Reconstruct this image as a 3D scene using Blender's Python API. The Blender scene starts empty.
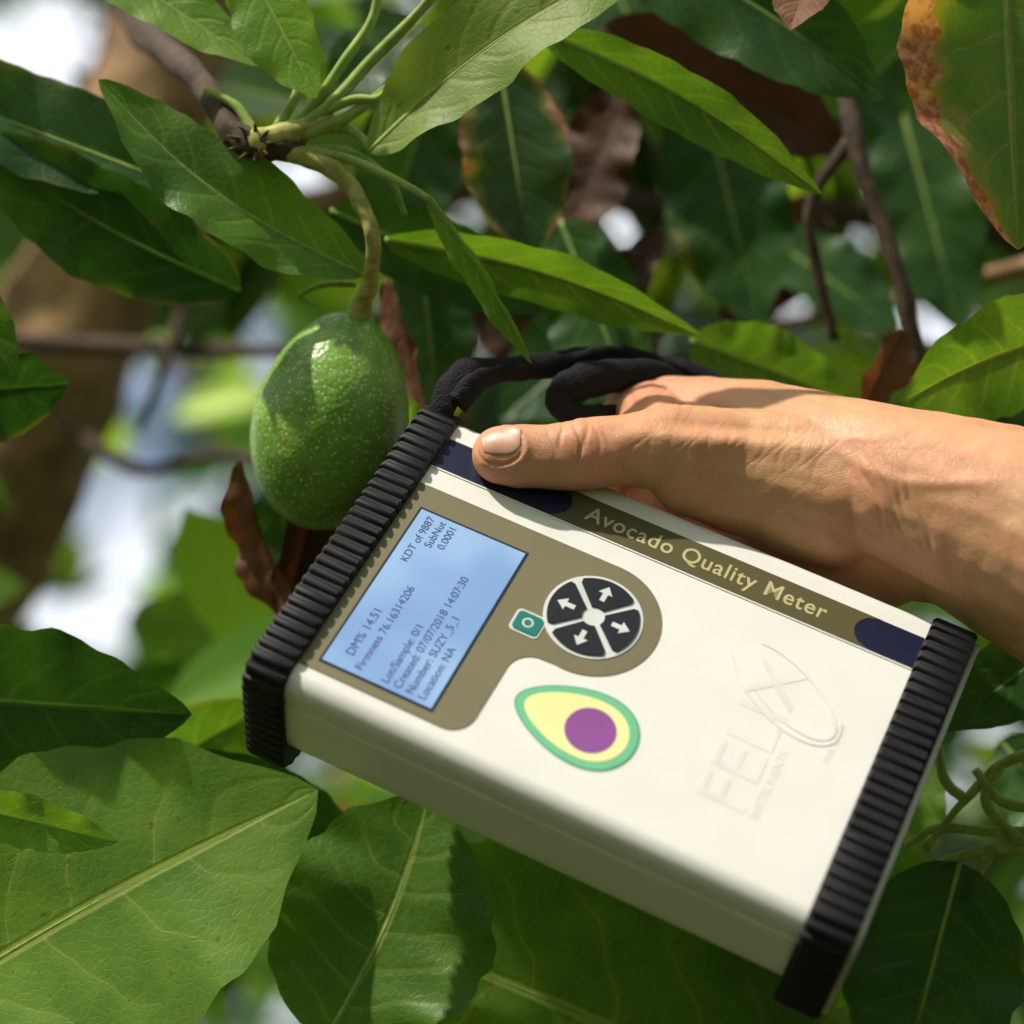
import bpy, bmesh, math, random
import numpy as np
from mathutils import Vector, Matrix, noise
random.seed(7); rng=np.random.default_rng(11)
S=0.000325; F=1923.0
PITCH=math.radians(20)
C0=Vector((0,0,1.5))
R=Vector((1,0,0)); U=Vector((0,-math.sin(PITCH),math.cos(PITCH))); FW=Vector((0,math.cos(PITCH),math.sin(PITCH)))
SUNV=Vector((-.46,-.36,.81)).normalized()
def W3(x,y,z): return C0+(R*x-U*y+FW*z)*S
def P(px,py,z): return W3((px-512)*z/F,(py-512)*z/F,z)
def D3(x,y,z): return R*x-U*y+FW*z
col=bpy.context.scene.collection
def link(o,parent=None):
    col.objects.link(o)
    if parent: o.parent=parent
    return o
def mesh_obj(name,verts,faces,mat=None,parent=None,smooth=True):
    me=bpy.data.meshes.new(name); me.from_pydata([tuple(v) for v in verts],[],faces); me.update()
    if smooth: me.polygons.foreach_set('use_smooth',[True]*len(me.polygons))
    o=bpy.data.objects.new(name,me)
    if mat: me.materials.append(mat)
    return link(o,parent)
def empty(name,mw=None):
    e=bpy.data.objects.new(name,None); e.empty_display_size=.02; col.objects.link(e)
    if mw: e.matrix_world=mw
    return e
class NT:
    def __init__(s,name):
        s.m=bpy.data.materials.new(name); s.m.use_nodes=True; s.t=s.m.node_tree; s.t.nodes.clear()
        s.out=s.n('ShaderNodeOutputMaterial')
    def n(s,typ,**k):
        nd=s.t.nodes.new(typ)
        for a,b in k.items(): setattr(nd,a,b)
        return nd
    def l(s,a,b): s.t.links.new(a,b)
    def setin(s,sock,v):
        if isinstance(v,bpy.types.NodeSocket): s.l(v,sock)
        else: sock.default_value=v
    def math(s,op,a,b=0.0,c=None,clamp=False):
        nd=s.n('ShaderNodeMath',operation=op,use_clamp=clamp); s.setin(nd.inputs[0],a); s.setin(nd.inputs[1],b)
        if c is not None: s.setin(nd.inputs[2],c)
        return nd.outputs[0]
    def sstep(s,x,a,b,o0=0.0,o1=1.0):
        nd=s.n('ShaderNodeMapRange',interpolation_type='SMOOTHSTEP'); s.setin(nd.inputs['Value'],x)
        nd.inputs['From Min'].default_value=a; nd.inputs['From Max'].default_value=b
        nd.inputs['To Min'].default_value=o0; nd.inputs['To Max'].default_value=o1
        return nd.outputs[0]
    def mix(s,f,a,b,bt='MIX'):
        nd=s.n('ShaderNodeMix',data_type='RGBA',blend_type=bt); s.setin(nd.inputs[0],f)
        s.setin(nd.inputs[6],a if not isinstance(a,tuple) else (*a[:3],1)); s.setin(nd.inputs[7],b if not isinstance(b,tuple) else (*b[:3],1))
        return nd.outputs[2]
    def noise(s,scale,vec=None,detail=3,rough=.55,out='Fac'):
        nd=s.n('ShaderNodeTexNoise'); nd.inputs['Scale'].default_value=scale; nd.inputs['Detail'].default_value=detail; nd.inputs['Roughness'].default_value=rough
        if vec is not None: s.l(vec,nd.inputs['Vector'])
        return nd.outputs[out]
    def vor(s,scale,vec=None,feature='F1'):
        nd=s.n('ShaderNodeTexVoronoi',feature=feature); nd.inputs['Scale'].default_value=scale
        if vec is not None: s.l(vec,nd.inputs['Vector'])
        return nd.outputs['Distance']
    def bump(s,h,strength=.3,dist=.001,normal=None):
        nd=s.n('ShaderNodeBump'); nd.inputs['Strength'].default_value=strength; nd.inputs['Distance'].default_value=dist; s.l(h,nd.inputs['Height'])
        if normal is not None: s.l(normal,nd.inputs['Normal'])
        return nd.outputs[0]
    def bsdf(s,color,rough=.5,normal=None,**k):
        b=s.n('ShaderNodeBsdfPrincipled'); s.setin(b.inputs['Base Color'],color if not isinstance(color,tuple) else (*color[:3],1))
        s.setin(b.inputs['Roughness'],rough)
        if normal is not None: s.l(normal,b.inputs['Normal'])
        for a,v in k.items(): s.setin(b.inputs[a.replace('_',' ')],v)
        return b
    def fin(s,b):
        s.l(b.outputs[0],s.out.inputs[0]); return s.m
def srgb(r,g,b):
    f=lambda c:(c/12.92 if c<=.04045 else ((c+.055)/1.055)**2.4)
    return (f(r/255),f(g/255),f(b/255))
def simple(name,c,rough=.5,bs=0,bscale=2000,var=.06,**k):
    t=NT(name); geo=t.n('ShaderNodeTexCoord').outputs['Object']
    nz=t.noise(60,geo,2); cc=t.mix(t.sstep(nz,.3,.7),tuple(x*(1-var) for x in c),tuple(min(1,x*(1+var)) for x in c))
    nr=t.bump(t.noise(bscale,geo,2),bs,.0002) if bs else None
    return t.fin(t.bsdf(cc,rough,nr,**k))
def add_trans(t,b,c,trans,dead=False,nr=None):
    tb=t.n('ShaderNodeBsdfTranslucent'); tc=t.mix(.8,c,(3.0,2.9,.6) if not dead else (2.,1.2,.5),'MULTIPLY'); t.l(tc,tb.inputs[0])
    ms=t.n('ShaderNodeMixShader'); ms.inputs[0].default_value=trans; t.l(b.outputs[0],ms.inputs[1]); t.l(tb.outputs[0],ms.inputs[2])
    t.l(ms.outputs[0],t.out.inputs[0]); return t.m
def leaf_mat(name,c1,c2,vein,brown=0.0,trans=.35,rough=.38,dead=False,nv=7.0,bump=.38,latf=.55):
    t=NT(name)
    uvn=t.n('ShaderNodeUVMap'); sp=t.n('ShaderNodeSeparateXYZ'); t.l(uvn.outputs[0],sp.inputs[0])
    obj=t.n('ShaderNodeTexCoord').outputs['Object']
    x,y=sp.outputs[0],sp.outputs[1]
    wob=t.math('MULTIPLY',t.math('SUBTRACT',t.noise(38,obj,1),.5),.8)
    ys=t.math('SUBTRACT',y,.5); a=t.math('ABSOLUTE',t.math('MULTIPLY',ys,2.0))
    side=t.math('MULTIPLY',t.math('GREATER_THAN',ys,0.0),.43)
    sx=t.math('ADD',t.math('ADD',t.math('SUBTRACT',t.math('MULTIPLY',x,nv),t.math('MULTIPLY',t.math('POWER',a,1.35),1.5)),side),wob)
    tr=t.math('ABSOLUTE',t.math('SUBTRACT',t.math('FRACT',sx),.5))
    tr2=t.math('MULTIPLY',tr,2.0)
    lat=t.math('MULTIPLY',t.sstep(tr2,.055,.0),t.sstep(a,.98,.3))
    latw=t.math('MULTIPLY',t.sstep(tr2,.40,.0),t.sstep(a,1.0,.5))
    mid=t.sstep(a,.05,.02)
    ret=t.sstep(t.vor(330,obj,'DISTANCE_TO_EDGE'),.10,.0)
    n1=t.noise(28,obj,3,.6); n2=t.noise(260,obj,2)
    c=t.mix(t.sstep(n1,.32,.68),c1,c2)
    c=t.mix(t.math('MULTIPLY',ret,.14),c,vein)
    c=t.mix(t.math('MULTIPLY',latw,.12),c,vein)
    c=t.mix(t.math('MULTIPLY',lat,latf),c,vein)
    c=t.mix(t.math('MULTIPLY',mid,.85),c,vein)
    c=t.mix(t.math('MULTIPLY',t.sstep(n2,.66,.73),.5),c,(.12,.08,.02))
    # scattered yellowed / browned margins
    em=t.math('ADD',a,t.math('MULTIPLY',t.math('SUBTRACT',t.noise(17,obj,3,.6),.5),1.6))
    c=t.mix(t.math('MULTIPLY',t.sstep(em,1.05,1.3),.6),c,(.26,.19,.05))
    if brown>0:
        e=t.math('ADD',a,t.math('MULTIPLY',t.math('SUBTRACT',t.noise(40,obj,4,.65),.5),1.3))
        m=t.sstep(e,1.02-brown,1.1-brown)
        m0=t.sstep(e,.80-brown,1.02-brown)
        c=t.mix(t.math('MULTIPLY',m0,.6),c,(.24,.20,.04))
        c=t.mix(m,c,t.mix(t.sstep(n2,.35,.65),(.24,.08,.045),(.42,.21,.15)))
    h=t.math('SUBTRACT',t.math('ADD',t.math('MULTIPLY',n2,.2),t.math('MULTIPLY',ret,-.15)),t.math('ADD',t.math('MULTIPLY',latw,.4),t.math('MULTIPLY',mid,.8)))
    nr=t.bump(h,bump,.0011)
    rg=t.math('ADD',t.math('MULTIPLY',n1,.22),rough-.08)
    return add_trans(t,t.bsdf(c,rg,nr,Specular_IOR_Level=.32),c,trans,dead)
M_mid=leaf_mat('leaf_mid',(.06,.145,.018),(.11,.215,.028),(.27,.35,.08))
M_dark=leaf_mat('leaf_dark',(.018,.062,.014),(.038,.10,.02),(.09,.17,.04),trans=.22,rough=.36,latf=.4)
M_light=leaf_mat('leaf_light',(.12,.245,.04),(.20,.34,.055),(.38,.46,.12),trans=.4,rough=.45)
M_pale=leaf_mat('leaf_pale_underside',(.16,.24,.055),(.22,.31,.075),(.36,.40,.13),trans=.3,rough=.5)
M_brown=leaf_mat('leaf_scorched',(.06,.14,.018),(.10,.18,.026),(.2,.22,.08),brown=.40,trans=.35)
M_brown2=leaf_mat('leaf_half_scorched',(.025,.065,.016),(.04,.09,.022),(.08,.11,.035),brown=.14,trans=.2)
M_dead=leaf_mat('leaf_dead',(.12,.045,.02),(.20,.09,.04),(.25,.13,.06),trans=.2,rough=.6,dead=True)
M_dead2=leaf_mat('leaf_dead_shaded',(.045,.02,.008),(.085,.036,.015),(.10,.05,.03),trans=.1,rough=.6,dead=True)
def bgm():
    t=NT('leaf_background'); uvn=t.n('ShaderNodeUVMap'); sp=t.n('ShaderNodeSeparateXYZ'); t.l(uvn.outputs[0],sp.inputs[0])
    a=t.math('ABSOLUTE',t.math('MULTIPLY',t.math('SUBTRACT',sp.outputs[1],.5),2.0)); c=t.n('ShaderNodeAttribute',attribute_name='tint').outputs['Color']
    c=t.mix(t.math('MULTIPLY',t.sstep(a,.09,.03),.5),c,(.25,.32,.10))
    return add_trans(t,t.bsdf(c,.36,Specular_IOR_Level=.35),c,.42)
M_bg=bgm()
def bgm2():
    t=NT('leaf_distant'); c=t.n('ShaderNodeAttribute',attribute_name='tint').outputs['Color']
    d=t.n('ShaderNodeBsdfDiffuse'); t.l(c,d.inputs[0]); return add_trans(t,d,c,.3)
M_far=bgm2()
def bark_mat(name,c1,c2,scale=1.0,bs=.8,bd=.004):
    t=NT(name); o=t.n('ShaderNodeTexCoord').outputs['Object']
    n=t.noise(60*scale,o,5,.65); n3=t.noise(9*scale,o,2); 
    c=t.mix(t.sstep(n,.35,.65),c1,c2); c=t.mix(t.math('MULTIPLY',t.sstep(n3,.45,.7),.45),c,tuple(k*1.5 for k in c2))
    return t.fin(t.bsdf(c,.85,t.bump(n,bs,bd)))
M_bark=bark_mat('bark',(.16,.085,.038),(.38,.23,.11))
M_twig=bark_mat('twig_bark',(.035,.022,.014),(.085,.052,.03),4,.6,.001)
M_stem=bark_mat('green_stem',(.26,.27,.06),(.48,.44,.14),4,.25,.0006)
M_pet=bark_mat('green_petiole',(.20,.31,.06),(.32,.42,.11),4,.15,.0004)
def catmull(pts,n):
    pts=[Vector(p) for p in pts]; q=[pts[0]*2-pts[1]]+pts+[pts[-1]*2-pts[-2]]; out=[]
    for i in range(1,len(q)-2):
        for k in range(n):
            t=k/n; a,b,c,d=q[i-1],q[i],q[i+1],q[i+2]
            out.append(.5*((2*b)+(c-a)*t+(2*a-5*b+4*c-d)*t*t+(3*b-a-3*c+d)*t**3))
    out.append(pts[-1]); return out
def tube_geo(pts,rad,n=8,seg=14,flat=1.0,nz=0.0,seed=0,upv=None):
    C=catmull(pts,n)
    rr=[]; 
    for i in range(len(C)):
        f=i/n; k=min(int(f),len(rad)-2); rr.append(rad[k]+(rad[k+1]-rad[k])*(f-k))
    V_=[];Fc=[]; up=None
    for i,c in enumerate(C):
        tg=(C[min(i+1,len(C)-1)]-C[max(i-1,0)]).normalized()
        if up is None: up=tg.orthogonal().normalized() if upv is None else upv
        if upv is not None: up=upv
        up=(up-tg*up.dot(tg)).normalized(); sd=tg.cross(up)
        for j in range(seg):
            a=2*math.pi*j/seg; r=rr[i]
            if nz: r*=1+nz*noise.noise(Vector((math.cos(a)*1.5+seed,math.sin(a)*1.5,i*.35+seed)))
            V_.append(c+up*math.cos(a)*r*flat+sd*math.sin(a)*r)
    for i in range(len(C)-1):
        for j in range(seg):
            Fc.append((i*seg+j,i*seg+(j+1)%seg,(i+1)*seg+(j+1)%seg,(i+1)*seg+j))
    Fc.append(tuple(range(seg))[::-1]); Fc.append(tuple((len(C)-1)*seg+j for j in range(seg)))
    return V_,Fc
def tube(name,pts,rad,mat,parent=None,**k):
    v,f=tube_geo(pts,rad,**k); return mesh_obj(name,v,f,mat,parent)
def ptube(name,pp,radpx,mat,parent=None,**k):
    pts=[P(*p) for p in pp]; rad=[r*S*p[2]/F for r,p in zip(radpx,pp)]
    return tube(name,pts,rad,mat,parent,**k)
def prof(u):
    v=max(0.0,math.sin(math.pi*min(1,u**.88)))**.62
    if u>.82: v*=1-.5*((u-.82)/.18)*(1-(u-.82)/.18*.3)
    return v
def leaf(name,base,tip,width,mat,parent,roll=0,bow=0,arch=0,fold=.18,wave=.05,seed=0,nu=44,nv=16,pet=None,curl=0):
    zb,zt=base[2],tip[2]; b=P(*base); t_=P(*tip); zm=(zb+zt)/2; k=S*zm/F
    d=(t_-b); L=d.length; d.normalize(); n=-FW; n=(n-d*n.dot(d)).normalized(); n=Matrix.Rotation(math.radians(roll),3,d)@n; s=d.cross(n)
    rr=random.Random(seed); ph=[rr.uniform(0,6.28) for _ in range(4)]; fr=[rr.uniform(1.6,2.8),rr.uniform(1.6,2.8)]
    vs=[];uv=[];fs=[]
    for i in range(nu+1):
        u=i/nu; hw=width*k/2*prof(u)+.3*S
        c=b+d*L*u+s*bow*k*math.sin(math.pi*u)+n*arch*k*math.sin(math.pi*u)
        dip=-n*curl*k*u*u
        for j in range(nv+1):
            v=j/nv*2-1; sd=0 if v<0 else 1
            wv=wave*width*k*(abs(v)**1.6)*prof(u)*(math.sin(6.283*fr[sd]*u+ph[sd])+.4*math.sin(6.283*fr[sd]*2.3*u+ph[sd+2]))
            jag=1+.02*math.sin(31*u+ph[sd])+.015*math.sin(67*u+ph[sd+2])
            vs.append(c+dip+s*v*hw*jag*math.cos(fold*abs(v))+n*(fold*abs(v)*hw+wv)); uv.append((u,(v+1)/2))
    for i in range(nu):
        for j in range(nv):
            a=i*(nv+1)+j; fs.append((a,a+1,a+nv+2,a+nv+1))
    o=mesh_obj(name,vs,fs,mat,parent); me=o.data; ul=me.uv_layers.new(name='UVMap')
    idx=np.zeros(len(me.loops),dtype=np.int32); me.loops.foreach_get('vertex_index',idx)
    ul.data.foreach_set('uv',np.array(uv)[idx].ravel())
    pts=[b+d*L*u+s*bow*k*math.sin(math.pi*u)+n*(arch*k*math.sin(math.pi*u)-1.2*k)-n*curl*k*u*u for u in (0,.25,.5,.75,.96)]
    rad=[3.2*k,2.6*k,1.9*k,1.2*k,.5*k]
    if pet:
        pp=[P(*q) for q in pet]; pts=pp+pts; rad=[4.6*k]*len(pp)+rad
    tube(name+'_midrib',pts,rad,M_pet if mat not in (M_dead,M_dead2) else mat,parent,n=6,seg=8)
    return o
# =====================================================  METER
Lv=D3(.899,.383,-.217).normalized(); Wv=D3(-.433,.694,-.576); Wv=(Wv-Lv*Wv.dot(Lv)).normalized(); Nv=Lv.cross(Wv)
A=W3(-57,-87,1923)
MW=Matrix((( Lv.x,Wv.x,Nv.x,A.x),(Lv.y,Wv.y,Nv.y,A.y),(Lv.z,Wv.z,Nv.z,A.z),(0,0,0,1)))
def DV(l,w,d): return A+(Lv*l+Wv*w+Nv*d)*S
meter=empty('fruit_quality_meter',MW)
M_white=simple('meter_white_paint',(.80,.79,.75),.36,.12,3000,.02,Coat_Weight=.2,Coat_Roughness=.2)
M_olive=simple('meter_olive_panel',srgb(118,112,84),.5,.1,4000,.03,Specular_IOR_Level=.35)
M_bar=simple('meter_bar_olive',srgb(88,82,50),.5,.1,4000,.03,Specular_IOR_Level=.3)
M_navy=simple('meter_navy',srgb(18,24,56),.4,0,Specular_IOR_Level=.3)
def lcdm():
    t=NT('lcd_glass'); o=t.n('ShaderNodeTexCoord').outputs['Object']; c=t.mix(t.sstep(t.noise(25,o,1),.35,.65),srgb(122,156,208),srgb(150,184,225))
    return t.fin(t.bsdf(c,.16,None,Specular_IOR_Level=.5,Emission_Color=(.35,.55,1,1),Emission_Strength=.09))
M_lcd=lcdm()
M_lcdt=simple('lcd_ink',srgb(48,66,130),.4)
M_black=simple('black_rubber',(.009,.009,.011),.6,.3,2500,Specular_IOR_Level=.3)
M_key=simple('keypad_black',(.010,.012,.018),.4,Specular_IOR_Level=.35)
M_keyw=simple('keypad_white',(.66,.68,.68),.4)
M_teal=simple('power_key_teal',srgb(20,120,110),.35)
M_text=simple('print_cream',srgb(190,182,132),.5)
M_ig=simple('icon_green',srgb(110,190,145),.4); M_iy=simple('icon_yellow',srgb(234,234,165),.4); M_ip=simple('icon_purple',srgb(140,74,150),.4)
M_emb=simple('embossed_grey',(.755,.745,.705),.34)
def rrect(w0,w1,d0,d1,r,ns=8):
    pts=[]
    for cx,cy,a0 in ((w1-r,d0+r,-90),(w1-r,d1-r,0),(w0+r,d1-r,90),(w0+r,d0+r,180)):
        for i in range(ns+1):
            a=math.radians(a0+90*i/ns); pts.append((cx+r*math.cos(a),cy+r*math.sin(a)))
    return pts
def extrude_l(name,prof2,l0,l1,mat,smooth=True,bev=0):
    n=len(prof2); vs=[];fs=[]
    ls=[(l0,bev),(l0+bev,0),(l1-bev,0),(l1,bev)] if bev else [(l0,0),(l1,0)]
    cx=sum(p[0] for p in prof2)/n; cy=sum(p[1] for p in prof2)/n
    for l,ins in ls:
        for p in prof2:
            dx,dy=p[0]-cx,p[1]-cy; q=math.hypot(dx,dy); k=(q-ins)/q
            vs.append((l*S,(cx+dx*k)*S,(cy+dy*k)*S))
    for s_ in range(len(ls)-1):
        for i in range(n): fs.append((s_*n+i,s_*n+(i+1)%n,(s_+1)*n+(i+1)%n,(s_+1)*n+i))
    fs.append(tuple(range(n))[::-1]); fs.append(tuple((len(ls)-1)*n+i for i in range(n)))
    o=mesh_obj(name,vs,fs,mat,meter,smooth)
    bm=bmesh.new(); bm.from_mesh(o.data); bmesh.ops.recalc_face_normals(bm,faces=bm.faces); bm.to_mesh(o.data); bm.free()
    if smooth:
        md=o.modifiers.new('es','EDGE_SPLIT'); md.split_angle=math.radians(35)
    return o
TH=150
bp=[]
for cx,cy,r,a0 in ((346-18,18,18,-90),(346-60,TH-60,60,0),(-10+30,TH-30,30,90),(-10+16,16,16,180)):
    for i in range(13):
        a=math.radians(a0+90*i/12); bp.append((cx+r*math.cos(a),cy+r*math.sin(a)))
i_=next(i for i,p in enumerate(bp) if abs(p[0]-346)<.01)
bp[i_+1:i_+1]=[(346,30),(343,31.5),(343,33.5),(346.5,35)]
extrude_l('housing',bp,0,507,M_white)
def resample(pts,step):
    out=[];n=len(pts)
    for i in range(n):
        a,b=pts[i],pts[(i+1)%n]; d=math.hypot(b[0]-a[0],b[1]-a[1]); out.append((a,b,d))
    tot=sum(x[2] for x in out); N=int(tot/step)//8*8; st=tot/N; res=[];acc=0;k=0
    for i in range(N):
        t=i*st
        while acc+out[k][2]<t: acc+=out[k][2];k+=1
        a,b,d=out[k]; f=(t-acc)/d; res.append(((a[0]+(b[0]-a[0])*f,a[1]+(b[1]-a[1])*f),((b[1]-a[1])/d,-(b[0]-a[0])/d)))
    return res
def serr(off,amp,pitch):
    base=rrect(-10-off,346+off,-off,TH+off,22+off,14); rs=resample(base,pitch/8); out=[]
    for i,(p,nn) in enumerate(rs):
        a=[0,0,.0,.75,1,1,1,.75][i%8]*amp
        out.append((p[0]+nn[0]*a,p[1]+nn[1]*a))
    return out
extrude_l('ribbed_end_cap_a',serr(6,3.6,13),-38,3,M_black,True,3)
extrude_l('ribbed_end_cap_b',serr(6,3.6,13),504,548,M_black,True,3)
extrude_l('end_plate',rrect(-12,348,2,TH-2,22,8),548,553,simple('end_plate_pale',(.6,.6,.55),.5))
def poly(name,pts,z,th,mat,smooth=False):
    n=len(pts); vs=[(p[0]*S,p[1]*S,-z*S) for p in pts]+[(p[0]*S,p[1]*S,-(z+th)*S) for p in pts]
    fs=[tuple(range(n)),tuple(range(n,2*n))[::-1]]+[(i,(i+1)%n,n+(i+1)%n,n+i) for i in range(n)]
    o=mesh_obj(name,vs,fs,mat,meter,False); bm=bmesh.new(); bm.from_mesh(o.data); bmesh.ops.recalc_face_normals(bm,faces=bm.faces)
    bmesh.ops.triangulate(bm,faces=[f for f in bm.faces if len(f.verts)>4]); bm.to_mesh(o.data); bm.free(); return o
def arc(cx,cy,r,a0,a1,n=16): return [(cx+r*math.cos(math.radians(a0+(a1-a0)*i/n)),cy+r*math.sin(math.radians(a0+(a1-a0)*i/n))) for i in range(n+1)]
pan=[(3.5,82),(218,82)]+arc(218,147,65,-88,98,30)+arc(196,236,24,-90,-172,10)+[(171,296)]+arc(147,296,24,2,90,8)+[(3.5,320)]
poly('instrument_panel',pan,.1,.7,M_olive)
poly('lcd_frame',[(18,109),(134,109),(134,310),(18,310)],.8,.5,simple('lcd_bezel',srgb(30,38,60),.3))
poly('lcd_screen',[(20.5,111.5),(131.5,111.5),(131.5,307.5),(20.5,307.5)],1.3,.4,M_lcd)
poly('title_bar_navy',[(3.5,19),(503.5,19),(503.5,57),(3.5,57)],.1,.6,M_navy)
poly('title_bar_olive',[(128,19.0),(460,19.0),(448,23),(442,30),(440,38),(442,46),(448,53),(460,57.0),(128,57.0),(138,53),(144,46),(146,38),(144,30),(138,23)],.7,.5,M_bar)
poly('bar_trim_a',[(3.5,57.5),(503.5,57.5),(503.5,59),(3.5,59)],.1,.9,M_white)
kc=(218.5,147)
poly('keypad_ring',arc(*kc,47,0,354,60),.8,.8,M_keyw)
for i,a in enumerate((0,90,180,270)):
    R0=43.5; g=3.2
    a0=a-45;a1=a+45
    da=math.degrees(g/ R0)
    pts=arc(*kc,R0,a0+da+4,a1-da-4,14)
    pts+=arc(*kc,R0-4,a1-da-.6,a1-da-.6,1)[:1]
    pts+=arc(*kc,11,a1-14,a0+14,5)
    pts+=arc(*kc,R0-4,a0+da+.6,a0+da+.6,1)[:1]
    poly('arrow_key_%d'%(i+1),pts,1.6,1.6,M_key)
    ca,sa=math.cos(math.radians(a)),math.sin(math.radians(a))
    arr=[(37,0),(28,-7),(28,-2.5),(19,-2.5),(19,2.5),(28,2.5),(28,7)]
    poly('arrow_mark_%d'%(i+1),[(kc[0]+x*ca-y*sa,kc[1]+x*sa+y*ca) for x,y in arr],3.2,.3,M_keyw)
poly('power_key_base',[(x+168,y+183) for x,y in rrect(-15,15,-13,13,5,5)],.8,.7,M_keyw)
poly('power_key',[(x+168,y+183) for x,y in rrect(-12.5,12.5,-10.5,10.5,4,5)],1.5,1.2,M_teal)
poly('power_mark',arc(168,183,5.5,0,350,16),2.7,.2,M_keyw); poly('power_mark_in',arc(168,183,3.6,0,350,16),2.9,.2,M_teal)
def egg(cx,cy,a,b,n=60,k=.28):
    o=[]
    for i in range(n):
        t=2*math.pi*i/n; x=a*math.cos(t); y=b*math.sin(t)*(1+k*math.cos(t)); o.append((cx+x,cy+y))
    return o
poly('avocado_icon_skin_line',egg(252,259,59.5,39.5),.1,.3,simple('icon_darkgreen',srgb(70,150,120),.4))
poly('avocado_icon_skin',egg(252,259,58,38.2),.4,.3,M_ig); poly('avocado_icon_flesh',egg(252,259,50,31),.7,.3,M_iy)
poly('avocado_icon_pit',arc(267,260,23.5,0,354,50),1.0,.3,M_ip)
def text(name,s,l,w,z,size,mat,mode='L',align='LEFT',ext=.15,off=0):
    cu=bpy.data.curves.new(name,'FONT'); cu.body=s; cu.size=size*S; cu.extrude=ext*S; cu.align_x=align; cu.align_y='CENTER'; cu.offset=off*S
    cu.materials.append(mat); o=bpy.data.objects.new(name,cu); link(o,meter)
    if mode=='L': m=Matrix(((1,0,0),(0,-1,0),(0,0,-1)))
    else: m=Matrix(((0,-1,0),(-1,0,0),(0,0,-1)))
    o.matrix_local=Matrix.Translation((l*S,w*S,-z*S))@m.to_4x4(); return o
tt=text('title_text','Avocado Quality Meter',163,38,1.4,25,M_text,off=.25); tt.data.space_character=1.09
bpy.context.view_layer.update()
wd=tt.dimensions.x/S; tt.scale.x=249/wd
L_=[('KDT of 9887',34,116,'RIGHT',11),('SubNut',46,116,'RIGHT',11),('0.0001',58,116,'RIGHT',11),('DM% 14.51',40,292,'LEFT',12.5),('Firmness 76.16314206',55,302,'LEFT',11.5),
('Lot/Sample: 0/1',82,303,'LEFT',11.5),('Created: 07/07/2018 14:07:30',94.5,303,'LEFT',11.5),('Number: SUZY_5_1',107,303,'LEFT',11.5),('Location: NA',119.5,303,'LEFT',11.5)]
for i,(s,l,w,al,sz) in enumerate(L_): text('lcd_line_%d'%i,s,l,w,1.8,sz,M_lcdt,'W',al)
e1=text('embossed_logo','FELIX',400,278,.1,66,M_emb,'W','LEFT',.18); bpy.context.view_layer.update(); e1.scale.x=165/(e1.dimensions.x/S)
text('embossed_small','INSTRUMENTS',430,274,.1,12,M_emb,'W','LEFT',.18)
text('embossed_small_b','fruit quality',466,190,.1,10,M_emb,'W','LEFT',.18)
def ring(name,cx,cy,a,b,rot,t0,t1,th,z):
    o=[];i_=[]
    for k in range(41):
        t=math.radians(t0+(t1-t0)*k/40); f=math.sin(math.pi*k/40)
        for lst,e in ((o,th*f/2+.15),(i_,-th*f/2-.15)):
            x=(a+e)*math.cos(t); y=(b+e)*math.sin(t); lst.append((cx+x*math.cos(rot)-y*math.sin(rot),cy+x*math.sin(rot)+y*math.cos(rot)))
    poly(name,o+i_[::-1],z,.25,M_emb)
ring('embossed_swoosh',408,135,60,26,.5,-150,110,4,.3); ring('embossed_swoosh_b',408,135,66,34,.5,-40,150,2.5,.35)
# =====================================================  STRAP
strap=empty('wrist_strap')
def braid():
    t=NT('strap_webbing'); o=t.n('ShaderNodeTexCoord').outputs['Object']; v=t.vor(1400,o); return t.fin(t.bsdf((.010,.010,.012),.8,t.bump(v,.6,.0006),Specular_IOR_Level=.25))
M_strap=braid()
ptube('band',[(440,425,1925),(446,396,1930),(466,372,1945),(505,368,1975),(555,360,2015),(605,357,2050),(655,366,2075),(710,380,2095),(790,430,2110)],[10,14,14,12,10,12,13,12,9],M_strap,strap,flat=.45,upv=(-U*.35+FW).normalized(),n=12,seg=20,nz=.18)
ptube('band_b',[(458,404,1925),(474,385,1935),(500,374,1960),(540,372,1985),(580,362,2000),(620,358,2020),(670,372,2045),(700,384,2060)],[12,13,9,8,12,15,12,8],M_strap,strap,flat=.5,upv=(U*.5+FW).normalized(),n=12,seg=20,nz=.2,seed=4)
ptube('band_c',[(700,400,2060),(660,376,2010),(615,376,1990),(578,384,1975),(562,396,1968),(566,410,1966),(590,416,1975),(620,412,1995)],[10,14,18,19,17,13,12,8],M_strap,strap,flat=.7,upv=(U*.2+FW).normalized(),n=12,seg=20,nz=.15,seed=6)
# =====================================================  HAND
def hull(bm,c1,r1,c2,r2):
    tmp=bmesh.new()
    for c,r in ((c1,r1),(c2,r2)):
        res=bmesh.ops.create_icosphere(tmp,subdivisions=3,radius=r)
        for v in res['verts']: v.co=v.co+c
    bmesh.ops.convex_hull(tmp,input=tmp.verts)
    bmesh.ops.delete(tmp,geom=[v for v in tmp.verts if not v.link_faces],context='VERTS')
    me=bpy.data.meshes.new('t'); tmp.to_mesh(me); tmp.free(); bm.from_mesh(me); bpy.data.meshes.remove(me)
def pz(px,py,z,r): return (P(px,py,z),r*S*z/F)
hb=bmesh.new()
def chain(lst):
    for (a,ra),(b,rb) in zip(lst[:-1],lst[1:]): hull(hb,a,ra,b,rb)
chain([pz(500,455,1880,29),pz(522,456,1878,33),pz(560,457,1878,33),pz(585,455,1879,35),pz(625,450,1883,36),pz(668,450,1890,43)])
chain([pz(668,450,1890,43),pz(745,468,1903,56),pz(850,490,1890,72)])
chain([pz(690,474,1893,42),pz(760,492,1900,50),pz(835,512,1890,58)])
chain([pz(745,462,1915,54),pz(830,500,1930,62)])
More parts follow.
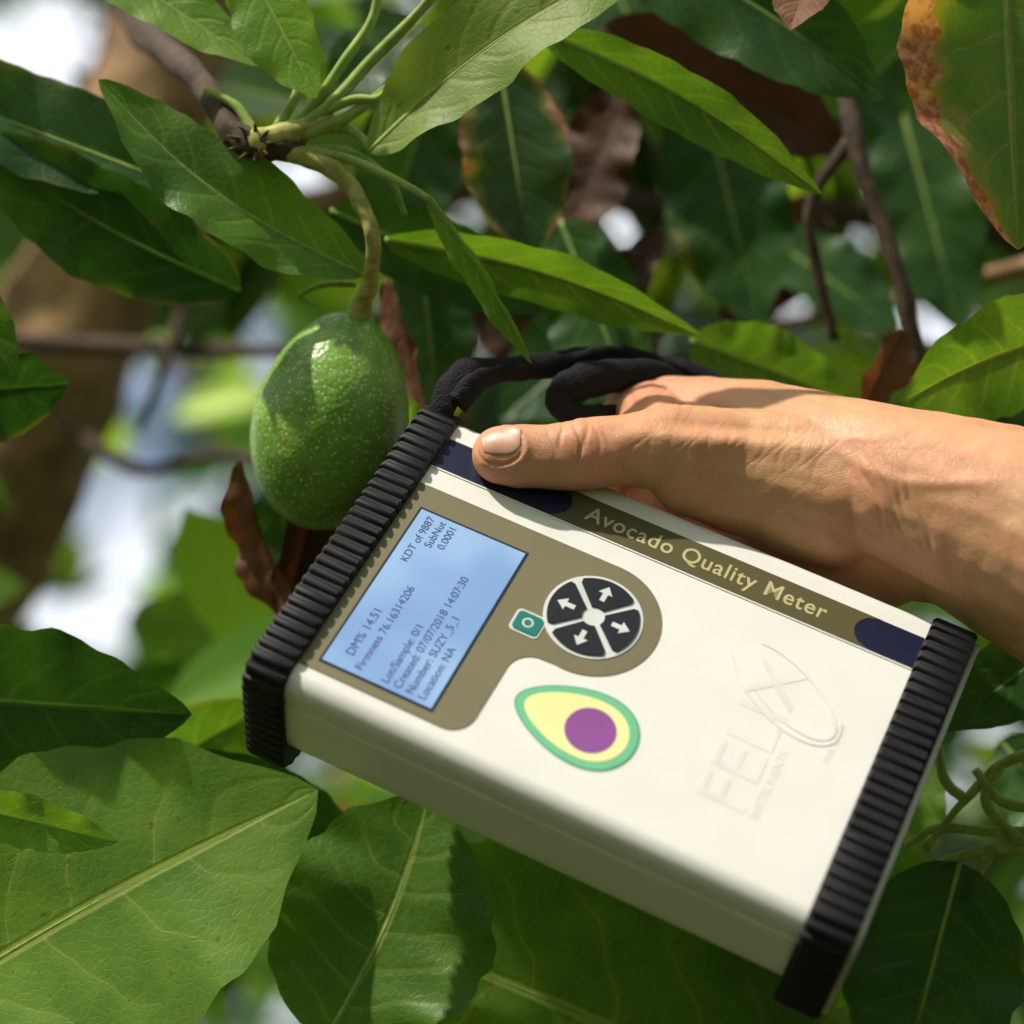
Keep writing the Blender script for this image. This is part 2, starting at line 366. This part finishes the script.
idx=[(DV(150,-156,56),42*S),(DV(100,-45,174),27*S),(DV(72,40,176),24*S),(DV(52,100,172),20*S)]
mdl=[(DV(205,-140,110),38*S),(DV(150,-30,195),28*S),(DV(125,60,178),25*S),(DV(110,128,172),21*S)]
rng_=[(DV(255,-115,145),36*S),(DV(215,0,200),27*S),(DV(197,80,180),24*S),(DV(186,140,171),20*S)]
lit=[(DV(300,-85,170),33*S),(DV(275,15,197),24*S),(DV(263,72,178),21*S),(DV(256,115,170),18*S)]
for f in (idx,mdl,rng_,lit): chain(f)
wr=pz(905,488,1870,80); wr2=pz(925,510,1885,74)
chain([idx[0],pz(760,438,1960,58),wr]); chain([mdl[0],wr]); chain([rng_[0],wr2]); chain([lit[0],(DV(385,-60,120),44*S),wr2])
chain([pz(850,515,1905,58),wr2])
chain([pz(800,508,1935,46),pz(860,530,1910,50),pz(930,545,1880,58)])
chain([pz(668,448,1900,34),idx[0]]); chain([pz(705,450,1905,42),(DV(170,-140,70),40*S)])
chain([pz(640,444,1900,22),pz(640,430,1960,26)])
chain([wr,pz(1000,520,1840,96),pz(1120,572,1800,118),pz(1420,700,1700,138)])
chain([wr2,pz(1010,545,1855,92),pz(1130,600,1810,112)])
me=bpy.data.meshes.new('hand'); hb.to_mesh(me); hb.free()
ho=bpy.data.objects.new('hand',me); col.objects.link(ho)
m=ho.modifiers.new('r','REMESH'); m.mode='VOXEL'; m.voxel_size=1.6*S
m=ho.modifiers.new('s','SMOOTH'); m.factor=.5; m.iterations=40
dg=bpy.context.evaluated_depsgraph_get(); ev=ho.evaluated_get(dg); hm=bpy.data.meshes.new_from_object(ev)
bpy.data.objects.remove(ho)
nvt=len(hm.vertices); co=np.zeros(nvt*3); hm.vertices.foreach_get('co',co); co=co.reshape(-1,3)
no=np.zeros(nvt*3); hm.vertices.foreach_get('normal',no); no=no.reshape(-1,3)
Rm=np.array([R[:],(-U)[:],FW[:]]); q=(co-np.array(C0[:]))@Rm.T/S
qx=q[:,0]/q[:,2]*F+512; qy=q[:,1]/q[:,2]*F+512
disp=np.zeros(nvt)
def G(x,s): return np.exp(-(x/s)**2)
front=(q[:,2]<1930)
for x0,dp,ln in ((563,1.7,20),(571,1.4,24),(579,2.0,24),(588,1.4,20),(553,1.0,15),(598,.9,16),(609,.6,14)):
    xx=x0+3*np.sin((qy-440)/7.0+x0)+ (qy-450)*.12
    disp-=dp*G(qx-xx,2.4)*G(qy-442,ln)*front
disp+=3.2*G(qx-578,20)*G(qy-434,16)*front
yt=436+ (qx-640)*.07; disp+=4.6*G(qy-yt,10)*G(qx-740,90)*front
yt=400+(qx-640)*.10; disp+=5.0*G(qy-yt,14)*G(qx-740,110)
disp-=4.2*G(qy-(418+(qx-640)*.09),9)*G(qx-730,80)
for k,(x0,s0) in enumerate(((868,.35),(880,.5),(893,.4),(906,.35))):
    disp-=1.1*G(qx-(x0+s0*(qy-480)+3*np.sin(qy/11+k)),2.8)*G(qy-(490+8*k),50)
for k in range(15):
    x0=630+k*14; disp-=.5*G((qx-x0)+.8*(qy-455)+5*np.sin(qy/7+k*1.7),2.6)*G(qy-(452+6*math.sin(k)),24)
for k in range(7):
    x0=618+k*12; disp-=.6*G((qx-x0)+4*np.sin(qy/6+k),2.5)*G(qy-400,16)
yv=455+12*np.sin((qx-840)/40)+ (qx-840)*.22; disp+=2.0*G(qy-yv,7)*G(qx-930,90)
yv=430+9*np.sin((qx-800)/33); disp+=1.8*G(qy-yv,6.5)*G(qx-850,70)
NX,NY=499,447
nd_=np.sqrt(((qx-NX)/23.0)**2+((qy-NY)/18.0)**2); tipf=front*(q[:,2]<1875)
disp+=1.2*G(nd_-1.22,.14)*tipf*(qx>490); disp-=1.0*G(nd_-1.0,.08)*tipf
nz=np.array([noise.noise(Vector(c)*180) for c in co]); nz2=np.array([noise.noise(Vector(c)*60) for c in co])
disp+=nz*.7+nz2*2.2
co2=co+no*(disp*S)[:,None]
hm.vertices.foreach_set('co',co2.ravel())
tone=np.zeros((nvt,4)); red=.25+.4*G(qx-578,26)*G(qy-445,30)+.6*G(qx-500,35)+.5*G(qx-660,60)*G(qy-395,25)+.45*nz2+.2*nz+ .35*G(qx-860,50)*G(qy-560,40)
tone[:,0]=np.clip(red,0,1); tone[:,1]=np.clip(.5+.5*nz2,0,1); tone[:,3]=1
ca=hm.color_attributes.new('tone','FLOAT_COLOR','POINT'); ca.data.foreach_set('color',tone.ravel())
hm.polygons.foreach_set('use_smooth',[True]*len(hm.polygons)); hm.update()
def skin():
    t=NT('skin'); o=t.n('ShaderNodeTexCoord').outputs['Object']; at=t.n('ShaderNodeAttribute',attribute_name='tone').outputs['Color']; sp=t.n('ShaderNodeSeparateColor'); t.l(at,sp.inputs[0])
    c=t.mix(sp.outputs[0],(.66,.365,.19),(.72,.30,.18)); c=t.mix(t.sstep(t.noise(90,o,3,.6),.4,.7),c,t.mix(.35,c,(.46,.20,.09)))
    c=t.mix(t.math('MULTIPLY',t.sstep(t.noise(420,o,2),.66,.76),.2),c,(.34,.14,.06))
    v=t.vor(1500,o,'DISTANCE_TO_EDGE')
    n=t.noise(480,o,2,.5); h=t.math('ADD',t.math('MULTIPLY',t.sstep(v,0,.2),.35),n)
    return t.fin(t.bsdf(c,.42,t.bump(h,.4,.0005),Specular_IOR_Level=.45,Subsurface_Weight=.1,Subsurface_Radius=(.006,.002,.001),Subsurface_Scale=.5))
hm.materials.clear(); hm.materials.append(skin())
hand=bpy.data.objects.new('human_hand',hm); col.objects.link(hand)
from mathutils.bvhtree import BVHTree
bvh=BVHTree.FromPolygons([Vector(c) for c in co2],[tuple(p.vertices) for p in hm.polygons])
tdir=(P(522,456,1880)-P(500,455,1880)).normalized(); tn=(D3(-.12,-.55,-.82)).normalized(); tn=(tn-tdir*tn.dot(tdir)).normalized(); ts=tdir.cross(tn)
nvv=[];nf=[];na,nb=20,16; cN=P(502,456,1880)
rows=[]
for i in range(na+1):
    u=i/na
    for j in range(nb+1):
        v=j/nb*2-1; hw=18.0
        if u>.6: hw*=math.sqrt(max(.05,1-((u-.6)/.43)**2))
        if u<.25: hw*=.84+.16*math.sin(u/.25*math.pi/2)
        ang=v*hw/31.0; al=(-21+39*u)+(4*v*v*(1-u*2) if u<.5 else 0)
        dr=(tn*math.cos(ang)+ts*math.sin(ang)).normalized(); o_=cN+tdir*al*S
        hit=bvh.ray_cast(o_+dr*80*S,-dr,90*S)
        rad=(hit[0]-o_).length if hit[0] else 26*S
        rows.append([o_,dr,rad])
rd=np.array([r[2] for r in rows]).reshape(na+1,nb+1)
for _ in range(6):
    rp=np.pad(rd,1,mode='edge'); rd=(rp[1:-1,1:-1]*2+rp[:-2,1:-1]+rp[2:,1:-1]+rp[1:-1,:-2]+rp[1:-1,2:])/6
rd=rd.ravel()
for k_,r in enumerate(rows):
    u=(k_//(nb+1))/na; v=(k_%(nb+1))/nb*2-1
    nvv.append(r[0]+r[1]*(rd[k_]+(1.0*(1-abs(v)**3)*(1-max(0,(u-.7)/.3)**2)+.05)*S))
for i in range(na):
    for j in range(nb):
        a=i*(nb+1)+j; nf.append((a,a+1,a+nb+2,a+nb+1))
def nailm():
    t=NT('thumbnail'); o=t.n('ShaderNodeTexCoord').outputs['Object']; return t.fin(t.bsdf(t.mix(t.noise(150,o,2),(.58,.29,.19),(.64,.36,.25)),.42,None,Coat_Weight=.15,Coat_Roughness=.25))
nl=mesh_obj('thumbnail',nvv,nf,nailm(),hand); md=nl.modifiers.new('so','SOLIDIFY'); md.thickness=1.0*S; md.offset=0
# =====================================================  AVOCADO
zA=2015; ka=S*zA/F
top=P(355,313,zA-5); bot=P(307,529,zA+5); ax=(top-bot); HL=ax.length/2; ax.normalize(); cen=(top+bot)/2; s1=ax.cross(FW).normalized(); s2=ax.cross(s1)
vs=[];fs=[];nr_,ns_=90,100
for i in range(nr_+1):
    a=math.pi*i/nr_; yy=math.cos(a); r=math.sin(a)**.98*(77*ka)*(1-.08*yy-.04*yy*yy)
    for j in range(ns_):
        b=2*math.pi*j/ns_; p=cen+ax*yy*HL+(s1*math.cos(b)+s2*math.sin(b))*r
        nn=(p-cen).normalized(); p+=nn*S*(1.8*noise.noise(p*35)+.8*noise.noise(p*110)+.3*noise.noise(p*300)); vs.append(p)
for i in range(nr_):
    for j in range(ns_): fs.append((i*ns_+j,(i+1)*ns_+j,(i+1)*ns_+(j+1)%ns_,i*ns_+(j+1)%ns_))
def avm():
    t=NT('avocado_skin'); o=t.n('ShaderNodeTexCoord').outputs['Object']; n=t.noise(50,o,4,.6); c=t.mix(t.sstep(n,.35,.65),(.14,.29,.032),(.23,.40,.06))
    v=t.vor(640,o); sp=t.sstep(v,.36,.16); big=t.sstep(t.noise(300,o,2),.36,.52); c=t.mix(t.math('MULTIPLY',t.math('MULTIPLY',sp,big),.9),c,(.60,.70,.28))
    c=t.mix(t.math('MULTIPLY',t.sstep(t.noise(130,o,3),.58,.70),.5),c,(.14,.14,.05))
    h=t.math('ADD',t.math('MULTIPLY',v,.6),t.math('MULTIPLY',t.noise(240,o,3),1.0))
    return t.fin(t.bsdf(c,.33,t.bump(h,.4,.0007),Specular_IOR_Level=.5))
mesh_obj('avocado_fruit',vs,fs,avm())
# =====================================================  TREE
tree=empty('avocado_tree')
T=tree
ptube('fruit_stalk',[(358,320,2010),(362,306,1998),(370,280,1975),(373,240,1955),(363,208,1955),(342,176,1960),(305,156,1962),(262,145,1965)],[15,10,8,7.5,8,9,11,12],M_stem,T,nz=.25)
ptube('shoot',[(305,152,1962),(270,146,1960),(240,140,1962),(222,112,1990),(190,70,2100),(140,20,2500),(100,-80,3300),(60,-200,3900)],[8,14,16,13,13,17,20,30],M_twig,T,nz=.35)
ptube('shoot_tip',[(250,146,1958),(300,130,1962),(335,120,1965)],[15,11,6],M_stem,T,nz=.3)
for i in range(9):
    a=i*.7; ptube('bud_scale_%d'%i,[(255+8*math.cos(a),143+8*math.sin(a),1950),(250+24*math.cos(a),143+20*math.sin(a),1942)],[4,1],M_dead2,T,n=4,seg=6)
for i,(pp,rr) in enumerate([
 ([(290,134,1960),(330,105,1962),(372,60,1960),(420,10,1950),(450,-30,1945)],[7,6,6,5,5]),
 ([(300,136,1960),(345,118,1962),(385,88,1960),(430,30,1965)],[7,6,5,4]),
 ([(322,128,1965),(350,130,1968),(372,150,1965)],[6,5,5]),
 ([(285,132,1962),(312,108,1965),(345,60,1966),(372,20,1965),(380,-20,1960)],[7,6,5,5,5]),
 ([(300,128,1965),(325,112,1962),(352,100,1958),(378,98,1955),(395,80,1950)],[6,5,5,4,3]),
 ([(290,148,1962),(350,160,1958),(405,185,1950),(430,200,1945)],[6,5,4,3.5]),
 ([(255,135,1962),(235,105,1970),(205,90,1980)],[6,5,4]),
 ([(310,150,1966),(350,152,1970),(390,180,1975),(405,215,1985)],[5,4,3,3]),
 ([(275,130,1962),(298,90,1975),(292,50,1975),(300,-10,1975)],[5,5,4,4]),
 ([(355,285,1998),(325,285,1985),(300,296,1990),(318,306,1995)],[3,3,3,2])]): ptube('petiole_%d'%i,pp,rr,M_pet,T,n=7,seg=10,nz=.15,seed=i)
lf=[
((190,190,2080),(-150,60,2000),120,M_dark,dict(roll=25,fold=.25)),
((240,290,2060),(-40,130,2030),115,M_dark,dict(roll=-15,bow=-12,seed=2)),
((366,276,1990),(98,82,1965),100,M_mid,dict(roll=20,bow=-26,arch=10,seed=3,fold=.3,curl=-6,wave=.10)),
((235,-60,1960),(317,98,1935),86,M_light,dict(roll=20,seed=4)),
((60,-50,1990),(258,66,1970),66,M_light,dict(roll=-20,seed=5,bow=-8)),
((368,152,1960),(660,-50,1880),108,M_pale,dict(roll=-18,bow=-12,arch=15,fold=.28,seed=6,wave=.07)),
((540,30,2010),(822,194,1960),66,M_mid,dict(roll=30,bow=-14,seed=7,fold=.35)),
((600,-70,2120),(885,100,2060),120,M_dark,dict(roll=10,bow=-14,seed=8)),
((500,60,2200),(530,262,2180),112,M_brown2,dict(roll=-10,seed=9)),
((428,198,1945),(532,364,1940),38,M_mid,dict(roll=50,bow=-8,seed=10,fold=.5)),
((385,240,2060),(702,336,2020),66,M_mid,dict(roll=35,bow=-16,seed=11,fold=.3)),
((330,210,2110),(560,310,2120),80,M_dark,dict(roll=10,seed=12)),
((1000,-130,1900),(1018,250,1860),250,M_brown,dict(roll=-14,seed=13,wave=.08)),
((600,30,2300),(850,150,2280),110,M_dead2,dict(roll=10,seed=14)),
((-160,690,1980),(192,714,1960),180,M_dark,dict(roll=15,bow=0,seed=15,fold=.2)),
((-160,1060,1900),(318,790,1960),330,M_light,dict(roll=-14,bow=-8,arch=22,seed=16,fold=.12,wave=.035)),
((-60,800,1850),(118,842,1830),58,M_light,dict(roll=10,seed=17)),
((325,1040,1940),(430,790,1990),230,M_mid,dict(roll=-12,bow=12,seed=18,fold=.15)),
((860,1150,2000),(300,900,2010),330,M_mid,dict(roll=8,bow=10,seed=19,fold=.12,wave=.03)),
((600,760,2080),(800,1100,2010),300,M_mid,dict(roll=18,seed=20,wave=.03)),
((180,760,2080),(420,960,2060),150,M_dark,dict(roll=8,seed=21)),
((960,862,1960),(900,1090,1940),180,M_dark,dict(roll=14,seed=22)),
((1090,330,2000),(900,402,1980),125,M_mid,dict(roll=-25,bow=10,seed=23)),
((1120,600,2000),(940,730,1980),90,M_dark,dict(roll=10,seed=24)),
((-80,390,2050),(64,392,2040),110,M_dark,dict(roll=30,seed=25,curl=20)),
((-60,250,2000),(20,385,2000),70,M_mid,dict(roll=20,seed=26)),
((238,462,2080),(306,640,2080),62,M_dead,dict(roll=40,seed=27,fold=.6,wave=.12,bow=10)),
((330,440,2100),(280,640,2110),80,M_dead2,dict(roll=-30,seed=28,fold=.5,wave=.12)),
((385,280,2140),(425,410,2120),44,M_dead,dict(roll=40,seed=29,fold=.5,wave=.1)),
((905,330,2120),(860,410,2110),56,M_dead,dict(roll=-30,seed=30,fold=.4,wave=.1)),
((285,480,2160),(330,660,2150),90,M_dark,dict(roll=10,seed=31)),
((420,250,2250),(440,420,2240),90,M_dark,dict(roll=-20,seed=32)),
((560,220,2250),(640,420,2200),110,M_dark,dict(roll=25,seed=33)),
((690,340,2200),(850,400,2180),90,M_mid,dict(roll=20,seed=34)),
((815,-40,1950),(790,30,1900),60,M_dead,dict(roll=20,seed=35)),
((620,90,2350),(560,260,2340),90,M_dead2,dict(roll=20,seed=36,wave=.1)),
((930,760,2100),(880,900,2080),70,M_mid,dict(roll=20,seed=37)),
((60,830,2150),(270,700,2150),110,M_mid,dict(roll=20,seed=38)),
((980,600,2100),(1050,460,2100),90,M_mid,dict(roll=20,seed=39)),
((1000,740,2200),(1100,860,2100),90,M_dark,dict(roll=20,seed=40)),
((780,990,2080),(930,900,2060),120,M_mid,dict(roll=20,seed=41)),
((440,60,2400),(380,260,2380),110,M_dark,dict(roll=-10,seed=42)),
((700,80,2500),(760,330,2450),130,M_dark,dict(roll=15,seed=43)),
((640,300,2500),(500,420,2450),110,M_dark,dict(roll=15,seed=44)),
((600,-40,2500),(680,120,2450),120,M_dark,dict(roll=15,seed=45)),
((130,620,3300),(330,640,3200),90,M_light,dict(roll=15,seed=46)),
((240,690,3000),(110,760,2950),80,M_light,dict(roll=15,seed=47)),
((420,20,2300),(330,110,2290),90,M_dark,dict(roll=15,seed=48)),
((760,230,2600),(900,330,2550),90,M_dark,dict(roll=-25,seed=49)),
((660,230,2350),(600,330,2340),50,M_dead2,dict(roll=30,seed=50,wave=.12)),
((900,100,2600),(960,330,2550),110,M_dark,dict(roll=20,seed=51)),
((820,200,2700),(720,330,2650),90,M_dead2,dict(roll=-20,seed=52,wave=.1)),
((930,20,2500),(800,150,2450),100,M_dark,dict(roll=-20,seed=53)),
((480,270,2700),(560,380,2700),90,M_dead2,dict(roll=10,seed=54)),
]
for i,(b,t_,w,mt,k) in enumerate(lf):
    k=dict(k); k.setdefault('seed',i); leaf('leaf_%02d'%i,b,t_,w,mt,T,**k)
ptube('twig_a',[(845,60,2300),(852,130,2260),(880,220,2240),(905,300,2230),(925,392,2230)],[9,9,8,8,7],M_twig,T,nz=.4)
ptube('twig_b',[(850,140,2260),(812,200,2280),(815,260,2290),(835,340,2300)],[7,6,6,5],M_twig,T,nz=.4)
ptube('twig_c',[(520,150,2500),(600,230,2450),(640,300,2400),(665,390,2400)],[6,5,5,4],M_twig,T,nz=.4)
ptube('limb_a',[(1150,260,3200),(900,215,3000),(700,212,3000),(560,180,3200),(380,120,3800)],[20,14,13,16,24],M_twig,T,nz=.3)
ptube('limb_b',[(1140,240,2600),(1010,270,2700),(900,300,2900),(760,330,3100)],[9,9,8,6],M_bark,T,nz=.3)
ptube('limb_c',[(-60,340,3300),(90,345,3200),(200,350,3100),(300,352,3000)],[10,9,8,6],M_twig,T,nz=.3)
ptube('limb_d',[(205,220,3200),(185,300,3100),(160,380,3000),(140,430,3000)],[7,6,5,4],M_twig,T,nz=.3)
ptube('limb_e',[(900,-80,4500),(700,60,4300),(420,190,4200),(150,230,4100)],[44,36,30,26],M_bark,T,nz=.3)
ptube('limb_f',[(60,420,3700),(140,470,3500),(230,455,3300),(330,500,3200)],[8,7,6,5],M_twig,T,nz=.3)
for i,pp in enumerate([[(1100,740,1950),(1010,760,1960),(965,800,1965),(925,850,1970)],[(1090,830,1950),(1000,832,1960),(940,828,1970),(905,845,1975)],[(1000,765,1960),(985,800,1955),(1010,830,1950),(1040,850,1940)],[(1080,850,1950),(990,850,1960),(930,870,1970),(915,900,1970)],[(965,800,1965),(945,780,1960),(938,745,1960)],[(990,850,1960),(975,880,1958),(965,900,1955)],[(1040,810,1950),(1000,800,1955),(975,770,1955)]]):
    ptube('flower_stalk_%d'%i,pp,[6,5.5,4.5,3.5][:len(pp)],M_pet,T,n=7,seg=8,nz=.2)
tp=[P(250,-260,4300),P(190,-40,4200),P(140,130,4100),P(85,300,4000),P(-20,520,4000),P(-190,900,4100)]
g=tp[-1]; tp+= [Vector((g.x-.15,g.y+.05,.55)),Vector((g.x-.2,g.y+.1,-.1))]
tube('trunk',tp,[66*S*2.1,68*S*2.1,70*S*2.1,72*S*2.1,76*S*2.1,84*S*2.1,.085,.13],M_bark,T,n=10,seg=28,nz=.22)
# =====================================================  BACKGROUND FOLIAGE
holes=[(35,50,60),(90,390,20),(155,402,20),(95,490,34),(122,540,34),(40,500,20),(120,625,24),(160,463,16),(45,620,18),(935,325,17),(200,520,12),(265,172,14),(310,200,20),(985,735,18),(262,362,16),(628,222,7),(445,205,8),(775,300,6),(860,260,6),(15,545,18)]
trunkz=[(185,10,60),(150,100,60),(120,200,60),(80,300,60),(45,400,50)]
class MB:
    def __init__(s): s.V=[];s.F=[];s.U=[];s.C=[]
near,far_=MB(),MB()
pal=[((.018,.05,.010),3.5),((.04,.095,.015),4),((.07,.15,.022),4),((.13,.23,.030),2.6),((.25,.35,.045),1.6),((.16,.09,.05),.5)]
pw=np.array([p[1] for p in pal]);pw=pw/pw.sum()
def add_leaf(B,p,d,n,L,w,c,NU=6,NV=4):
    d=d/np.linalg.norm(d); n=n-d*np.dot(n,d); n/=np.linalg.norm(n)+1e-9; s=np.cross(d,n); b0=len(B.V); bend=rng.uniform(-.1,.25)*L; fo=rng.uniform(.05,.5)
    for i in range(NU+1):
        u=i/NU; hw=w/2*prof(u)+.0003; c0=p+d*L*u-n*bend*u*u
        for j in range(NV+1):
            v=j/NV*2-1; B.V.append(c0+s*v*hw+n*fo*abs(v)*hw); B.U.append((u,(v+1)/2)); B.C.append((*c,1))
    for i in range(NU):
        for j in range(NV):
            a=b0+i*(NV+1)+j; B.F.append((a,a+1,a+NV+2,a+NV+1))
C0n=np.array(C0[:]);Rn=np.array(R[:]);Un=np.array(U[:]);Fn=np.array(FW[:])
def rndleaf(B,p,L,c,**k):
    d=np.array([rng.normal(0,.8),rng.normal(0,.6),rng.normal(-.45,.55)]); n=np.array([rng.normal(0,.6),rng.normal(-.5,.6),rng.normal(.6,.5)])
    dd=d/np.linalg.norm(d); add_leaf(B,p-dd*L/2,d,n,L,L*rng.uniform(.36,.48),np.clip(c,0,1),**k)
def scatter(B,count,z0,z1,ext,Lr,hs,dark=1.0,clt=-.25,lf_=.6,box=None,**kw):
    k=0;tries=0
    while k<count and tries<count*6:
        tries+=1
        px=rng.uniform(512-ext,512+ext); py=rng.uniform(512-ext,512+ext); z=rng.uniform(z0**1.5,z1**1.5)**(1/1.5)
        if box: px=rng.uniform(box[0],box[1]); py=rng.uniform(box[2],box[3])
        L=rng.uniform(*Lr); lp=L/S/z*F*.42
        if any((px-hx)**2+(py-hy)**2<(hr*hs+lp*lf_)**2 for hx,hy,hr in holes): continue
        if z<4200 and any((px-hx)**2+(py-hy)**2<(hr+lp*.5)**2 for hx,hy,hr in trunkz): continue
        cl=noise.noise(Vector((px*.006,py*.006,z*.0015)))
        if not box and cl<clt and rng.random()<.6: continue
        p=C0n+(Rn*(px-512)*z/F-Un*(py-512)*z/F+Fn*z)*S
        if p[2]<.15: continue
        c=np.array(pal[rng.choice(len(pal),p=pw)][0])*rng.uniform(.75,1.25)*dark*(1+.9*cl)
        if px<420 and py>350: c=c*1.7  # lower-left tints brightened, upper-right darkened: light and shade put into leaf colour
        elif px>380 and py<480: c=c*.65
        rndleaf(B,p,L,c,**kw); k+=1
scatter(near,200,2700,4000,800,(.08,.13),1.0,.9)
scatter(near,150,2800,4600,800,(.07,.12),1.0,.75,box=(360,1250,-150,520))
scatter(near,800,4000,8000,900,(.10,.16),1.0,.95)
scatter(far_,2600,8000,22000,1000,(.15,.24),1.0,.95,lf_=.55,NU=4,NV=2)
scatter(far_,8500,24000,42000,1050,(.36,.60),1.0,.85,clt=-.8,lf_=.45,NU=3,NV=2)
sun=np.array(SUNV[:]); dev=np.array(DV(250,160,0)[:]); k=0
while k<4200:  # unseen leaves around and above the camera, added to cut skylight, bounce green
    v=rng.normal(0,1,3); v/=np.linalg.norm(v)
    if k>2800: v[2]=rng.uniform(-.7,.35); v/=np.linalg.norm(v)
    if v[2]<-.6: continue
    f=np.dot(v,Fn); 
    if f>.75: continue
    r=rng.uniform(1.3,3.6); p=C0n+v*r+np.array([0,.3,0])
    if p[2]<.1: continue
    rel=p-dev; tpar=np.dot(rel,sun); perp=np.linalg.norm(rel-sun*tpar)
    if tpar>0 and perp<.50: continue
    q_=p-C0n; zz=np.dot(q_,Fn)
    if zz>0 and abs(np.dot(q_,Rn))<zz*.36 and abs(np.dot(q_,Un))<zz*.36: continue
    c=np.array(pal[rng.choice(len(pal),p=pw)][0])*rng.uniform(.8,1.3)
    rndleaf(far_,p,rng.uniform(.2,.32),c,NU=4,NV=2); k+=1
bf=empty('background_foliage')
for B,nm,mt in ((near,'near_leaves',M_bg),(far_,'distant_and_unseen_leaves',M_far)):
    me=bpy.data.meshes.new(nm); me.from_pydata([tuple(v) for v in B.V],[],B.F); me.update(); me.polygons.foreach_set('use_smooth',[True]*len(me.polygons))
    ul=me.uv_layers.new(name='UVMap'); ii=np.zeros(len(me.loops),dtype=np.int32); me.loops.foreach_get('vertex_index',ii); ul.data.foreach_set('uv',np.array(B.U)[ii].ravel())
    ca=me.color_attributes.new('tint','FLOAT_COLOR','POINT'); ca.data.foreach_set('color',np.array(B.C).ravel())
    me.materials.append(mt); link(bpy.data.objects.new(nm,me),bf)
# ground
t=NT('orchard_soil_grass'); o=t.n('ShaderNodeTexCoord').outputs['Object']; c=t.mix(t.sstep(t.noise(.8,o,4),.4,.6),(.09,.07,.03),(.06,.10,.02)); c=t.mix(t.noise(14,o,3),c,(.12,.10,.04)); gm=t.fin(t.bsdf(c,.9))
gv=[];gf=[];n=60
for i in range(n+1):
    for j in range(n+1):
        x=(i/n*2-1);y=(j/n*2-1); X=300*x*abs(x)**1.5;Y=300*y*abs(y)**1.5; gv.append((X,Y,.06*noise.noise(Vector((X*.4,Y*.4,0)))))
for i in range(n):
    for j in range(n): a=i*(n+1)+j; gf.append((a,a+n+1,a+n+2,a+1))
mesh_obj('ground',gv,gf,gm)
# =====================================================  LIGHT + CAMERA
sv=SUNV; el=math.asin(sv.z); az=math.atan2(sv.x,sv.y)
w=bpy.data.worlds.new('World'); bpy.context.scene.world=w; w.use_nodes=True; nt=w.node_tree
sk=nt.nodes.new('ShaderNodeTexSky'); sk.sky_type='NISHITA'; sk.sun_disc=False; sk.sun_elevation=el; sk.sun_rotation=az; sk.dust_density=5; sk.air_density=1.0; sk.ozone_density=1.0
tc=nt.nodes.new('ShaderNodeTexCoord'); cn=nt.nodes.new('ShaderNodeTexNoise'); cn.inputs['Scale'].default_value=5; cn.inputs['Detail'].default_value=4; nt.links.new(tc.outputs['Generated'],cn.inputs['Vector'])
mr=nt.nodes.new('ShaderNodeMapRange'); mr.interpolation_type='SMOOTHSTEP'; mr.inputs['From Min'].default_value=.34; mr.inputs['From Max'].default_value=.52; nt.links.new(cn.outputs['Fac'],mr.inputs['Value'])
mx=nt.nodes.new('ShaderNodeMix'); mx.data_type='RGBA'; nt.links.new(mr.outputs[0],mx.inputs[0]); nt.links.new(sk.outputs[0],mx.inputs[6]); mx.inputs[7].default_value=(8.6,9.0,9.6,1)
bg=nt.nodes['Background']; nt.links.new(mx.outputs[2],bg.inputs[0]); bg.inputs[1].default_value=.13
sl=bpy.data.lights.new('sun','SUN'); sl.energy=5.0; sl.angle=math.radians(1.2); sl.color=(1,.93,.82)
so=bpy.data.objects.new('sun',sl); col.objects.link(so); so.rotation_euler=(-sv).to_track_quat('-Z','Y').to_euler()
cd=bpy.data.cameras.new('camera'); cd.lens=67.6; cd.sensor_width=36; cd.clip_start=.01; cd.clip_end=2000
cd.dof.use_dof=True; cd.dof.focus_distance=1860*S; cd.dof.aperture_fstop=4.8
cam=bpy.data.objects.new('camera',cd); col.objects.link(cam); cam.location=C0; cam.rotation_euler=(math.radians(90)+PITCH,0,0)
sc=bpy.context.scene; sc.camera=cam; sc.view_settings.view_transform='Standard'; sc.view_settings.look='None'; sc.view_settings.exposure=0
